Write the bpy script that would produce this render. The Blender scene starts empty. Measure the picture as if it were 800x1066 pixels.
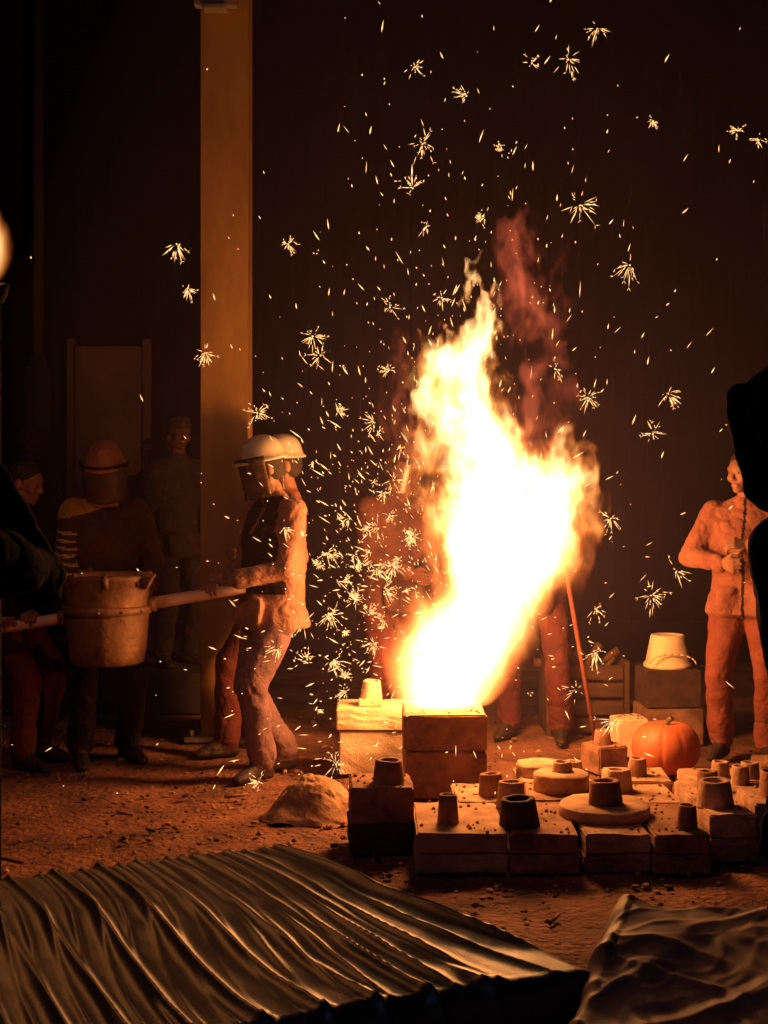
import bpy, bmesh, math, random
import numpy as np
from mathutils import Vector, Matrix, noise
R = random.Random(7)
C = bpy.context
S = C.scene
D2R = math.radians

# ------------------------------------------------------------------ helpers
def link(me, name, parent=None):
    o = bpy.data.objects.new(name, me)
    S.collection.objects.link(o)
    if parent:
        o.parent = parent
        o.matrix_parent_inverse = Matrix.Translation(-parent.location)
    return o

def empty(name, loc):
    o = bpy.data.objects.new(name, None)
    o.location = loc
    o.empty_display_size = .2
    S.collection.objects.link(o)
    return o

def mat(name, c1, c2=None, scale=8, rough=.8, bump=.3, bscale=40, metal=0, stretch=(1, 1, 1), sheen=0, spec=.4, dist=.01, c3=None, fold=0):
    m = bpy.data.materials.new(name); m.use_nodes = True
    nt = m.node_tree; N = nt.nodes; L = nt.links
    b = N['Principled BSDF']
    tc = N.new('ShaderNodeTexCoord'); mp = N.new('ShaderNodeMapping')
    mp.inputs['Scale'].default_value = stretch
    L.new(tc.outputs['Object'], mp.inputs[0])
    n1 = N.new('ShaderNodeTexNoise'); n1.inputs['Scale'].default_value = scale; n1.inputs['Detail'].default_value = 6
    n1.inputs['Roughness'].default_value = .65
    L.new(mp.outputs[0], n1.inputs['Vector'])
    cr = N.new('ShaderNodeValToRGB')
    if c2 is None: c2 = tuple(x * .6 for x in c1)
    cr.color_ramp.elements[0].position = .35; cr.color_ramp.elements[0].color = (*c2, 1)
    cr.color_ramp.elements[1].position = .65; cr.color_ramp.elements[1].color = (*c1, 1)
    if c3:
        e = cr.color_ramp.elements.new(.78); e.color = (*c3, 1)
    L.new(n1.outputs['Fac'], cr.inputs[0]); L.new(cr.outputs[0], b.inputs['Base Color'])
    n2 = N.new('ShaderNodeTexNoise'); n2.inputs['Scale'].default_value = bscale; n2.inputs['Detail'].default_value = 5
    L.new(mp.outputs[0], n2.inputs['Vector'])
    bp = N.new('ShaderNodeBump'); bp.inputs['Strength'].default_value = bump; bp.inputs['Distance'].default_value = dist
    L.new(n2.outputs['Fac'], bp.inputs['Height'])
    if fold:   # larger creases of cloth or leather
        n3 = N.new('ShaderNodeTexNoise'); n3.inputs['Scale'].default_value = 9; n3.inputs['Detail'].default_value = 3; n3.inputs['Distortion'].default_value = 1.6
        L.new(mp.outputs[0], n3.inputs['Vector'])
        b2 = N.new('ShaderNodeBump'); b2.inputs['Strength'].default_value = fold; b2.inputs['Distance'].default_value = .03
        L.new(n3.outputs['Fac'], b2.inputs['Height']); L.new(b2.outputs[0], bp.inputs['Normal'])
    L.new(bp.outputs[0], b.inputs['Normal'])
    b.inputs['Roughness'].default_value = rough
    b.inputs['Metallic'].default_value = metal
    b.inputs['Specular IOR Level'].default_value = spec
    if sheen: b.inputs['Sheen Weight'].default_value = sheen
    return m

def emis(name, col, st):
    m = bpy.data.materials.new(name); m.use_nodes = True
    nt = m.node_tree; nt.nodes.remove(nt.nodes['Principled BSDF'])
    e = nt.nodes.new('ShaderNodeEmission'); e.inputs[0].default_value = (*col, 1); e.inputs[1].default_value = st
    nt.links.new(e.outputs[0], nt.nodes['Material Output'].inputs[0])
    try: m.cycles.emission_sampling = 'NONE'
    except Exception: pass
    return m

_ico = {}
def ico(sub):
    if sub not in _ico:
        bm = bmesh.new(); bmesh.ops.create_icosphere(bm, subdivisions=sub, radius=1)
        _ico[sub] = [v.co.copy() for v in bm.verts]; bm.free()
    return _ico[sub]

class Blob:
    """union of convex hulls of ellipsoids, fused to one continuous skin"""
    def __init__(s): s.p = []
    def hull(s, ells, tag=0, frame=None):
        out = []
        for (c, r) in ells:
            if not hasattr(r, '__len__'): r = (r, r, r)
            out.append((Vector(c), Vector(r), frame or Matrix.Identity(3)))
        s.p.append((out, tag)); return s
    def cap(s, a, b, ra, rb, tag=0): return s.hull([(a, ra), (b, rb)], tag)
    def build(s, name, mats, parent, voxel=.012, smooth=3, disp=None, tagfn=None, sub=3):
        bm = bmesh.new()
        for ells, tag in s.p:
            vs = []
            for c, r, fr in ells:
                for v in ico(sub):
                    vs.append(bm.verts.new(c + fr @ Vector((v.x * r.x, v.y * r.y, v.z * r.z))))
            res = bmesh.ops.convex_hull(bm, input=vs)
            junk = [g for g in res['geom_interior'] if isinstance(g, bmesh.types.BMVert)]
            if junk: bmesh.ops.delete(bm, geom=junk, context='VERTS')
        me = bpy.data.meshes.new('tmp'); bm.to_mesh(me); bm.free()
        o = bpy.data.objects.new('tmp', me); S.collection.objects.link(o)
        m = o.modifiers.new('r', 'REMESH'); m.mode = 'VOXEL'; m.voxel_size = voxel
        if smooth:
            m = o.modifiers.new('s', 'SMOOTH'); m.factor = .5; m.iterations = smooth
        dg = C.evaluated_depsgraph_get()
        me2 = bpy.data.meshes.new_from_object(o.evaluated_get(dg)); me2.name = name
        bpy.data.objects.remove(o); bpy.data.meshes.remove(me)
        for mm in mats: me2.materials.append(mm)
        nf = len(me2.polygons)
        if nf:
            cen = np.empty(nf * 3); me2.polygons.foreach_get('center', cen); cen = cen.reshape(-1, 3)
            best = np.full(nf, 1e9); tg = np.zeros(nf, int)
            for ells, tag in s.p:
                prs = [(ells[i], ells[(i + 1) % len(ells)]) for i in range(len(ells))] if len(ells) > 1 else [(ells[0], ells[0])]
                for (a, ra, fr), (b, rb, _) in prs:
                    A = np.array(a); B = np.array(b); d = B - A; l = max(d @ d, 1e-9)
                    t = np.clip(((cen - A) @ d) / l, 0, 1)
                    q = cen - (A + t[:, None] * d)
                    F = np.array(fr)
                    q = q @ F
                    rr = np.array(ra)[None] * (1 - t[:, None]) + np.array(rb)[None] * t[:, None]
                    k = np.linalg.norm(q / rr, axis=1); dist = (k - 1) * rr.min(axis=1)
                    w = dist < best; best[w] = dist[w]; tg[w] = tag
            if tagfn:
                for i in range(nf): tg[i] = tagfn(Vector(cen[i]), int(tg[i]))
            tg[tg == 9] = 0
            me2.polygons.foreach_set('material_index', tg.astype(np.int32))
            me2.polygons.foreach_set('use_smooth', np.ones(nf, bool))
        if disp:
            ns = [v.normal.copy() for v in me2.vertices]
            for v, n in zip(me2.vertices, ns): v.co += n * disp(v.co)
        me2.update()
        return link(me2, name, parent)

def rough_box(bm, lo, hi, yaw=0, bev=.008, j=.004, cuts=3, mi=0):
    """bevelled, worn block"""
    b = bmesh.new(); bmesh.ops.create_cube(b, size=1)
    c = (Vector(lo) + Vector(hi)) / 2; s = Vector(hi) - Vector(lo)
    for v in b.verts: v.co = Vector((v.co.x * s.x, v.co.y * s.y, v.co.z * s.z))
    bmesh.ops.bevel(b, geom=list(b.edges), offset=bev, segments=2, affect='EDGES')
    if cuts: bmesh.ops.subdivide_edges(b, edges=[e for e in b.edges if e.calc_length() > .05], cuts=cuts, use_grid_fill=True)
    rot = Matrix.Rotation(yaw, 3, 'Z')
    for v in b.verts:
        v.co = rot @ v.co + c
        if j: v.co += noise.noise_vector(v.co * 9) * j * .7 + noise.noise_vector(v.co * 45) * j * .7
    merge(bm, b, mi)

def merge(bm, b, mi=0, smooth=False):
    mp = {}
    for v in b.verts: mp[v] = bm.verts.new(v.co)
    for f in b.faces:
        try:
            nf = bm.faces.new([mp[v] for v in f.verts]); nf.material_index = mi; nf.smooth = smooth or f.smooth
        except ValueError: pass
    b.free()

def lathe(bm, prof, c, seg=28, mi=0, j=0, sx=1, sy=1, smooth=True, tilt=None):
    rows = []
    for r, z in prof:
        row = []
        for i in range(seg):
            a = 2 * math.pi * i / seg
            p = Vector((math.cos(a) * r * sx, math.sin(a) * r * sy, z))
            if tilt: p = tilt @ p
            p += Vector(c)
            if j: p += noise.noise_vector(p * 25) * j
            row.append(bm.verts.new(p))
        rows.append(row)
    for a, b in zip(rows, rows[1:]):
        for i in range(seg):
            f = bm.faces.new([a[i], a[(i + 1) % seg], b[(i + 1) % seg], b[i]]); f.material_index = mi; f.smooth = smooth
    for row, rev in ((rows[0], True), (rows[-1], False)):
        f = bm.faces.new(row[::-1] if rev else row); f.material_index = mi

def cup(bm, x, y, z, r, h, mi=0, taper=.82):
    """hollow conical pouring cup"""
    rt = r * taper
    tl = Matrix.Rotation(R.uniform(-.05, .05), 3, 'X') @ Matrix.Rotation(R.uniform(-.05, .05), 3, 'Y')
    lathe(bm, [(r, -.004), (r * 1.0, .005), (rt * 1.02, h - .006), (rt * .97, h), (rt * .72, h), (rt * .66, h - .01), (rt * .4, h * .45)], (x, y, z), mi=mi, j=.004, tilt=tl)

def tube(bm, a, b, ra, rb=None, seg=14, mi=0, nseg=1):
    a = Vector(a); b = Vector(b); rb = ra if rb is None else rb
    d = (b - a).normalized(); u = d.orthogonal().normalized(); w = d.cross(u)
    rows = []
    for k in range(nseg + 1):
        t = k / nseg; p = a.lerp(b, t); r = ra + (rb - ra) * t
        rows.append([bm.verts.new(p + (u * math.cos(2 * math.pi * i / seg) + w * math.sin(2 * math.pi * i / seg)) * r) for i in range(seg)])
    for p, q in zip(rows, rows[1:]):
        for i in range(seg):
            f = bm.faces.new([p[i], p[(i + 1) % seg], q[(i + 1) % seg], q[i]]); f.smooth = True; f.material_index = mi
    bm.faces.new(rows[0][::-1]).material_index = mi; bm.faces.new(rows[-1]).material_index = mi

def finish(bm, name, mats, parent=None, recalc=True):
    if recalc: bmesh.ops.recalc_face_normals(bm, faces=bm.faces)
    me = bpy.data.meshes.new(name); bm.to_mesh(me); bm.free()
    for m in mats: me.materials.append(m)
    return link(me, name, parent)

# ------------------------------------------------------------------ materials
M = dict(
    ground=mat('dirt_ground', (.29, .115, .065), (.09, .036, .022), 2.4, .9, 1.0, 30, dist=.03, c3=(.44, .21, .13)),
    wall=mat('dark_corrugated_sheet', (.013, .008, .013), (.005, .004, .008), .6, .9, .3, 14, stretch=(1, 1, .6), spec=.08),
    steel=mat('painted_steel_column', (.34, .18, .045), (.18, .088, .023), 2.2, .65, .3, 20, stretch=(1, 1, .35)),
    steel2=mat('grey_bracket', (.24, .19, .15), (.13, .1, .08), 6, .5),
    sand=mat('resin_sand', (.56, .34, .20), (.25, .13, .075), 7, .95, .7, 90, dist=.006),
    sand2=mat('burnt_sand', (.38, .19, .105), (.13, .06, .035), 6, .95, .7, 80, dist=.006),
    sand3=mat('scorched_sand', (.09, .042, .028), (.03, .016, .011), 7, .95, .6, 90, dist=.005),
    sand_lit=mat('firelit_mold_sand', (.88, .68, .42), (.62, .44, .26), 7, .95, .6, 90, dist=.005),  # lighter copy of the sand: firelight on stack, box and bucket put into colour
    jacket=mat('leather_jacket', (.34, .16, .105), (.18, .078, .05), 5, .72, .5, 60, sheen=.1, fold=.5),
    rust=mat('rust_overall', (.34, .12, .072), (.19, .058, .034), 5, .85, .45, 60, sheen=.1, fold=.45),
    rust2=mat('red_brown_trousers', (.25, .065, .038), (.15, .035, .022), 5, .85, .45, 60, fold=.45),
    mauve=mat('faded_trousers', (.22, .12, .125), (.12, .06, .062), 5, .85, .4, 70, fold=.5),
    red=mat('red_overall', (.13, .024, .016), (.07, .013, .009), 6, .85, .4, 70, fold=.4),
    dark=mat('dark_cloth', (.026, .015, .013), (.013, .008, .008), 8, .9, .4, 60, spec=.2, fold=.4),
    black=mat('black_cloth', (.006, .005, .007), (.003, .003, .004), 8, .95, .4, 60, spec=.05),
    brown=mat('brown_coat', (.085, .032, .022), (.045, .016, .012), 7, .85, .4, 60, spec=.2, fold=.4),
    boot=mat('boot_leather', (.04, .022, .015), (.02, .01, .008), 9, .6, .4, 50),
    skin=mat('skin', (.32, .15, .095), (.25, .11, .07), 10, .5, .15, 120, dist=.002),
    hair=mat('hair', (.04, .024, .016), (.02, .012, .008), 30, .7, .6, 120),
    glove=mat('work_glove', (.30, .15, .09), (.2, .095, .058), 12, .85, .4, 90),
    helmet=mat('helmet_shell', (.62, .53, .41), (.46, .38, .29), 5, .35, .05, 60),
    ladle=mat('ladle_steel', (.27, .14, .07), (.11, .05, .028), 4.5, .62, .7, 26, metal=.3, dist=.008, c3=(.36, .22, .13)),
    bar=mat('worn_bar', (.72, .50, .38), (.55, .34, .24), 12, .4, .3, 50, stretch=(.2, 1, 1)),
    tarp=mat('canvas_tarp', (.125, .088, .068), (.06, .042, .034), 3, .42, .35, 220, sheen=.08, spec=.6, dist=.002),
    tarp2=mat('crumpled_canvas', (.42, .23, .15), (.26, .14, .09), 4, .6, .35, 180, sheen=.1, spec=.4, dist=.002),
    stripe=mat('reflective_tape', (.5, .34, .09), (.3, .19, .05), 20, .5, .1),
    yellow=mat('yellow_scarf', (.50, .28, .035), (.27, .14, .015), 9, .8, .3, fold=.6),
    pumpkin=mat('pumpkin_skin', (.62, .17, .07), (.48, .11, .045), 6, .5, .2, 40),
    stem=mat('pumpkin_stem', (.2, .15, .06), None, 20, .8),
    eye=mat('eye', (.06, .04, .03), None, 5, .25, 0),
    wood=mat('weathered_wood', (.12, .055, .03), (.06, .028, .016), 5, .8, .4, 50, stretch=(.3, 3, 3)),
    door=mat('wall_panel', (.11, .055, .026), (.055, .026, .015), 2, .8, .2),
    conc=mat('rough_concrete', (.04, .024, .018), (.022, .014, .011), 4, .9, .5),
)
def shield_mat():
    m = bpy.data.materials.new('visor_plastic'); m.use_nodes = True
    b = m.node_tree.nodes['Principled BSDF']
    n = m.node_tree.nodes.new('ShaderNodeTexNoise'); n.inputs['Scale'].default_value = 14
    r = m.node_tree.nodes.new('ShaderNodeMapRange'); r.inputs[3].default_value = .12; r.inputs[4].default_value = .4
    m.node_tree.links.new(n.outputs['Fac'], r.inputs[0]); m.node_tree.links.new(r.outputs[0], b.inputs['Roughness'])
    b.inputs['Base Color'].default_value = (.09, .045, .03, 1)
    b.inputs['Alpha'].default_value = .7
    return m
M['visor'] = shield_mat()

# ------------------------------------------------------------------ ground and building
bm = bmesh.new()
xs = np.linspace(-7, 7, 260); ys = np.linspace(1, 13, 240)
def gz(x, y):
    return .024 * noise.fractal(Vector((x * 1.6, y * 1.6, 0)), 1, 2, 5) + .010 * noise.noise(Vector((x * 11, y * 11, 4))) - .012
grid = [[bm.verts.new((x, y, gz(x, y))) for x in xs] for y in ys]
for a, b in zip(grid, grid[1:]):
    for i in range(len(xs) - 1):
        bm.faces.new([a[i], a[i + 1], b[i + 1], b[i]]).smooth = True
o4 = [bm.verts.new(p) for p in ((-300, -300, -.02), (300, -300, -.02), (300, 300, -.02), (-300, 300, -.02))]
edges = [grid[0], [r[-1] for r in grid], grid[-1][::-1], [r[0] for r in grid][::-1]]
for k, e in enumerate(edges):
    a, b = o4[k], o4[(k + 1) % 4]
    mid = len(e) // 2
    for i in range(len(e) - 1):
        bm.faces.new([e[i + 1], e[i], a if i < mid else b])
    bm.faces.new([e[mid], a, b])
finish(bm, 'ground', [M['ground']])

# rubble
bm = bmesh.new()
for k in range(2100):
    x = R.uniform(-3.2, 3.2); y = R.uniform(3.3, 9.5); r = R.choice([.005, .007, .010, .016]) * R.uniform(.6, 1.3)
    if k % 2 == 0: x = R.gauss(.2, 1.1); y = R.gauss(6.1, .7)
    b = bmesh.new(); bmesh.ops.create_icosphere(b, subdivisions=1, radius=r)
    for v in b.verts: v.co = Vector((v.co.x, v.co.y, v.co.z * .6)) * R.uniform(.6, 1.3) + Vector((x, y, r * .3))
    merge(bm, b, R.choice([0, 0, 1, 2]))
for k in range(30):  # short lengths of scrap and sticks
    x = R.uniform(-2.4, 2.2); y = R.uniform(4.6, 8.2); a = R.uniform(0, 3.14); l = R.uniform(.03, .13)
    tube(bm, (x, y, .012), (x + math.cos(a) * l, y + math.sin(a) * l, .018), R.uniform(.004, .009), seg=6, mi=R.choice([0, 1]))
finish(bm, 'rubble', [M['sand2'], M['sand3'], M['sand']])

# warehouse
wh = empty('warehouse', (0, 12, 0))
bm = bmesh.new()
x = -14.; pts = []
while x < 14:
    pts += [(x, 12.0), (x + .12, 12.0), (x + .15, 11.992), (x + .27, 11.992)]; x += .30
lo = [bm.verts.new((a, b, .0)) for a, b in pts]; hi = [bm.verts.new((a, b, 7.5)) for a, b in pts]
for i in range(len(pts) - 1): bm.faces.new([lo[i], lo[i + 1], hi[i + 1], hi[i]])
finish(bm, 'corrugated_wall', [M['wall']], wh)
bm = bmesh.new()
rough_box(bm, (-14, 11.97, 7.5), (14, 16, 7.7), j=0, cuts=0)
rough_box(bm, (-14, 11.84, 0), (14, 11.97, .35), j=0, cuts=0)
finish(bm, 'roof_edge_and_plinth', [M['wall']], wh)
bm = bmesh.new()
rough_box(bm, (-2.72, 11.83, .36), (-2.14, 11.9, 2.78), j=0, cuts=0)
for z in (1.0, 1.7, 2.3): rough_box(bm, (-2.68, 11.80, z), (-2.18, 11.828, z + .05), j=0, cuts=0, bev=.004)
rough_box(bm, (-2.8, 11.86, .36), (-2.73, 11.93, 2.85), j=0, cuts=0)
rough_box(bm, (-2.13, 11.86, .36), (-2.06, 11.93, 2.85), j=0, cuts=0)
finish(bm, 'wall_door', [M['door']], wh)
bm = bmesh.new()
tube(bm, (-3.05, 11.85, .3), (-3.05, 11.85, 2.7), .07); tube(bm, (-3.05, 11.85, 2.7), (-3.05, 11.85, 6.5), .05)
rough_box(bm, (-3.15, 11.78, 1.9), (-2.95, 11.93, 2.6), j=0, cuts=0)
finish(bm, 'drain_pipe', [M['conc']], wh)

bm = bmesh.new(); rough_box(bm, (-5, 9.2, 0), (-1.1, 11.6, .28), j=.004, cuts=4)
finish(bm, 'concrete_platform', [M['conc']])

# steel column (H profile)
col = empty('steel_column', (-.98, 8.4, 0))
bm = bmesh.new()
rough_box(bm, (-1.13, 8.28, 0), (-.84, 8.30, 7), j=0, cuts=0, bev=.003)
rough_box(bm, (-1.13, 8.56, 0), (-.84, 8.58, 7), j=0, cuts=0, bev=.003)
rough_box(bm, (-.995, 8.302, 0), (-.975, 8.558, 7), j=0, cuts=0, bev=.002)
finish(bm, 'h_profile', [M['steel']], col)
bm = bmesh.new()
rough_box(bm, (-1.22, 8.2, 0), (-.75, 8.66, .03), j=0, cuts=0, bev=.003)
for sx in (-1.18, -.80):
    for sy in (8.24, 8.62): tube(bm, (sx, sy, .03), (sx, sy, .07), .014)
rough_box(bm, (-1.16, 8.2, 4.50), (-.9, 8.278, 4.62), j=0, cuts=0, bev=.006)
rough_box(bm, (-1.10, 8.16, 4.47), (-.96, 8.27, 4.497), j=0, cuts=0, bev=.004)
finish(bm, 'base_plate_and_bracket', [M['steel2']], col)

# ------------------------------------------------------------------ sand molds
def mold(boxes, cups=(), discs=(), mi=0, yaw=0, name='sand_mold'):
    bm = bmesh.new()
    for (x0, x1, y0, y1, z0, z1, m) in boxes:
        rough_box(bm, (x0, y0, z0), (x1, y1, z1), yaw=yaw + R.uniform(-.012, .012), bev=.007, j=.006, cuts=5, mi=m)
    for (x, y, z, r, h, m) in cups: cup(bm, x, y, z - .003, r, h, m)
    for (x, y, z, r, h, m) in discs:
        lathe(bm, [(r, -.006), (r, h * .88), (r * .97, h), (r * .5, h + .002)], (x, y, z), seg=40, mi=m, j=.005)
    for k in range(22):   # crumbs of sand on top
        x0, x1, y0, y1, z0, z1, m = boxes[-1]
        b = bmesh.new(); r = R.uniform(.003, .010); bmesh.ops.create_icosphere(b, subdivisions=1, radius=r)
        p = Vector((R.uniform(x0 + .02, x1 - .02), R.uniform(y0 + .02, y1 - .02), z1 + r * .2))
        for v in b.verts: v.co += p
        merge(bm, b, R.choice([0, 1, 1]))
    return finish(bm, name, [M['sand'], M['sand2'], M['sand3'], M['sand_lit']])

def two(x0, x1, y0, y1, h, m=0, m2=None, s=.5):
    m2 = m if m2 is None else m2
    return [(x0, x1, y0, y1, 0, h * s - .003, m2), (x0 + .006, x1 - .004, y0 + .005, y1 - .004, h * s - .001, h, m)]
mold(two(.125, .505, 5.47, 6.02, .16, 0, 0), [(.27, 5.66, .16, .045, .12, 1)], yaw=.015)
mold(two(.515, .80, 5.46, 6.03, .16, 1), [(.565, 5.62, .16, .085, .115, 2), (.50 + .06, 5.93, .16, .065, .115, 0)], yaw=-.01)
mold(two(.812, 1.085, 5.47, 6.01, .158, 0, 1), [(.955, 5.79, .205, .075, .105, 1)], [(.95, 5.80, .158, .195, .048, 0)], yaw=.01)
mold(two(1.095, 1.33, 5.45, 6.0, .162, 1), [(1.25, 5.56, .162, .045, .10, 1)], yaw=-.02)
mold(two(1.35, 1.56, 5.62, 6.05, .20, 0), [(1.43, 5.80, .20, .08, .11, 0)], yaw=.03)
mold(two(1.60, 1.86, 5.80, 6.15, .20, 0), [(1.72, 5.95, .2, .06, .12, 1)], yaw=-.03)
mold(two(-.155, .125, 5.74, 6.04, .285, 1, 2, .45), [(.02, 5.86, .285, .07, .10, 1)], yaw=.06)
mold(two(.32, .62, 6.10, 6.50, .14), [(.50, 6.25, .14, .06, .10, 1)], yaw=.04)
mold(two(.66, 1.0, 6.08, 6.46, .15, 1), [(.84, 6.33, .23, .05, .05, 0)], [(.83, 6.30, .15, .13, .08, 0)], yaw=-.05)
mold(two(1.03, 1.35, 6.06, 6.44, .145), [(1.10, 6.32, .145, .07, .10, 0)], yaw=.02)
mold(two(1.39, 1.76, 6.12, 6.5, .15), [(1.52, 6.3, .15, .055, .09, 1), (1.70, 6.42, .15, .045, .09, 0)], yaw=-.03)
mold(two(.66, 1.02, 6.55, 6.90, .13), [(.94, 6.68, .13, .05, .08, 0)], [(.78, 6.72, .13, .12, .06, 0)], yaw=.05)
mold(two(1.1, 1.42, 6.56, 6.9, .13), [(1.26, 6.7, .13, .05, .09, 1)], yaw=-.04)
mold(two(1.5, 1.9, 6.6, 6.92, .12), [(1.68, 6.72, .12, .05, .08, 0), (1.82, 6.7, .12, .05, .08, 0)], yaw=.02)
mold([(.105, .51, 6.76, 7.20, 0, .235, 1), (.098, .515, 6.75, 7.21, .242, .42, 1)], yaw=.02)
mold([(-.245, .125, 7.30, 7.62, 0, .235, 3), (-.26, .13, 7.29, 7.63, .242, .36, 3), (-.14, -.01, 7.34, 7.5, .362, .40, 3)], [(-.07, 7.42, .40, .06, .10, 3)], yaw=.0)
mold([(1.57, 1.92, 8.1, 8.45, 0, .22, 1), (1.58, 1.91, 8.11, 8.44, .225, .45, 2)], yaw=.05)
mold([(1.34, 1.52, 7.75, 7.95, 0, .22, 3)], yaw=.1)
mold([(1.12, 1.3, 7.3, 7.5, 0, .15, 1)], [(1.2, 7.4, .15, .05, .08, 1)], yaw=.4)
mold([(1.95, 2.25, 6.9, 7.2, 0, .13, 1)], [(2.1, 7.0, .13, .05, .08, 1)], yaw=-.1)
bm = bmesh.new()
lathe(bm, [(.145, .0), (.15, .012), (.145, .03), (.135, .035), (.105, .19), (.10, .2), (.09, .2), (.085, .192), (.03, .19)], (1.745, 8.27, .452), seg=36)
for k in range(10):
    a0 = math.pi * k / 10; a1 = math.pi * (k + 1) / 10
    tube(bm, (1.745 + .14 * math.cos(a0), 8.12, .49 + .06 * math.sin(a0)), (1.745 + .14 * math.cos(a1), 8.12, .49 + .06 * math.sin(a1)), .005, seg=6)
finish(bm, 'upturned_bucket', [M['sand_lit']])
# sand pile
bm = bmesh.new(); rows = []
for k in range(34):
    rr = k / 33; row = []
    for i in range(100):
        a = 2 * math.pi * i / 100
        r = rr * (.27 + .05 * noise.noise(Vector((math.cos(a) * 1.5, math.sin(a) * 1.5, 3))))
        z = .20 * (max(0, math.cos(rr * math.pi / 2))) ** 1.1 - .012
        p = Vector((-.33 + r * math.cos(a), 6.45 + r * .8 * math.sin(a), z))
        p += noise.noise_vector(p * 9) * .022 + noise.noise_vector(p * 34) * .007 + noise.noise_vector(p * 90) * .005
        row.append(bm.verts.new(p))
    rows.append(row)
for a, b in zip(rows, rows[1:]):
    for i in range(100): bm.faces.new([a[i], a[(i + 1) % 100], b[(i + 1) % 100], b[i]]).smooth = True
finish(bm, 'sand_pile', [M['sand']])
# pumpkin
pk = empty('pumpkin', (1.53, 7.3, 0))
bm = bmesh.new(); rows = []
for k in range(25):
    t = math.pi * (k + .2) / 24.4
    row = []
    for i in range(96):
        a = 2 * math.pi * i / 96
        q = abs(math.sin(a * 5)); rib = 1 - .035 * (q < .4) * (1 - q / .4)
        r = .185 * math.sin(t) ** .8 * rib
        z = .15 + .15 * math.cos(t) * (1 - .18 * math.exp(-(math.sin(t) / .35) ** 2))
        row.append(bm.verts.new((1.53 + r * math.cos(a), 7.3 + r * math.sin(a), z)))
    rows.append(row)
for a, b in zip(rows, rows[1:]):
    for i in range(96): bm.faces.new([a[i], a[(i + 1) % 96], b[(i + 1) % 96], b[i]]).smooth = True
bm.faces.new(rows[0]); bm.faces.new(rows[-1])
finish(bm, 'pumpkin_body', [M['pumpkin']], pk)
bm = bmesh.new(); tube(bm, (1.53, 7.3, .265), (1.54, 7.29, .30), .022, .014); tube(bm, (1.54, 7.29, .295), (1.56, 7.28, .315), .014, .017)
finish(bm, 'stem', [M['stem']], pk)

# ------------------------------------------------------------------ ladle on its carrying bar
ld = empty('pouring_ladle', (-1.48, 7.2, .62))
bm = bmesh.new()
lathe(bm, [(.17, .0), (.195, .015), (.205, .08), (.212, .18), (.222, .34), (.228, .44), (.24, .455), (.24, .475), (.23, .48), (.20, .48), (.195, .46), (.17, .15), (.05, .12)], (-1.48, 7.2, .62), seg=48, j=.006)
for k in range(12):
    a = 2 * math.pi * k / 12
    b = bmesh.new(); bmesh.ops.create_icosphere(b, subdivisions=1, radius=.009)
    for v in b.verts: v.co += Vector((-1.48 + .236 * math.cos(a), 7.2 + .236 * math.sin(a), .62 + .29))
    merge(bm, b)
r = .211 + .024 * (.27 / .44)
lathe(bm, [(r - .004, .27), (r + .010, .274), (r + .010, .31), (r - .004, .314)], (-1.48, 7.2, .62), seg=48)
b = bmesh.new(); bmesh.ops.create_cone(b, segments=12, radius1=.05, radius2=.02, depth=.09, cap_ends=True)
for v in b.verts: v.co = Matrix.Rotation(D2R(-60), 3, 'Y') @ v.co + Vector((-1.27, 7.1, 1.085))
merge(bm, b)
for k in range(16):    # frozen drips and slag on the lip
    a = R.uniform(0, 6.28); b = bmesh.new(); bmesh.ops.create_icosphere(b, subdivisions=2, radius=R.uniform(.012, .024))
    for v in b.verts: v.co = Vector((v.co.x, v.co.y, v.co.z * 1.6)) + noise.noise_vector(v.co * 40 + Vector((k, 0, 0))) * .004 + Vector((-1.48 + .228 * math.cos(a), 7.2 + .228 * math.sin(a), .62 + R.uniform(.43, .475)))
    merge(bm, b, 0, True)
finish(bm, 'bucket', [M['ladle']], ld)
def barz(x): return .94 + (x + 1.25) * .165
bm = bmesh.new()
tube(bm, (-1.26, 7.2, barz(-1.26)), (-.74, 7.2, barz(-.74)), .034, .030, nseg=4)
tube(bm, (-2.12, 7.2, barz(-2.12)), (-1.70, 7.2, barz(-1.70)), .028, .032, nseg=4)
finish(bm, 'carrying_bar', [M['bar']], ld)
bm = bmesh.new()
tube(bm, (-1.29, 7.2, barz(-1.26)), (-1.22, 7.2, barz(-1.24)), .042); tube(bm, (-1.74, 7.2, barz(-1.72)), (-1.67, 7.2, barz(-1.68)), .042)
finish(bm, 'sockets', [M['ladle']], ld)
bm = bmesh.new()
lathe(bm, [(.188, 0), (.19, .004), (.1, .006)], (-1.48, 7.2, .99), seg=32)
finish(bm, 'slag_surface', [emis('hot_slag', (1, .25, .05), .8)], ld)

# ------------------------------------------------------------------ people
def ik(a, b, l1, l2, pole):
    a = Vector(a); b = Vector(b); d = b - a; L = d.length
    if L > (l1 + l2) * .995: b = a + d.normalized() * (l1 + l2) * .995; d = b - a; L = d.length
    x = (l1 * l1 - l2 * l2 + L * L) / (2 * L); h = math.sqrt(max(l1 * l1 - x * x, 0))
    n = d.normalized(); p = Vector(pole); p = (p - n * p.dot(n))
    p = p.normalized() if p.length > 1e-4 else n.orthogonal()
    return a + n * x + p * h, b

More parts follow.
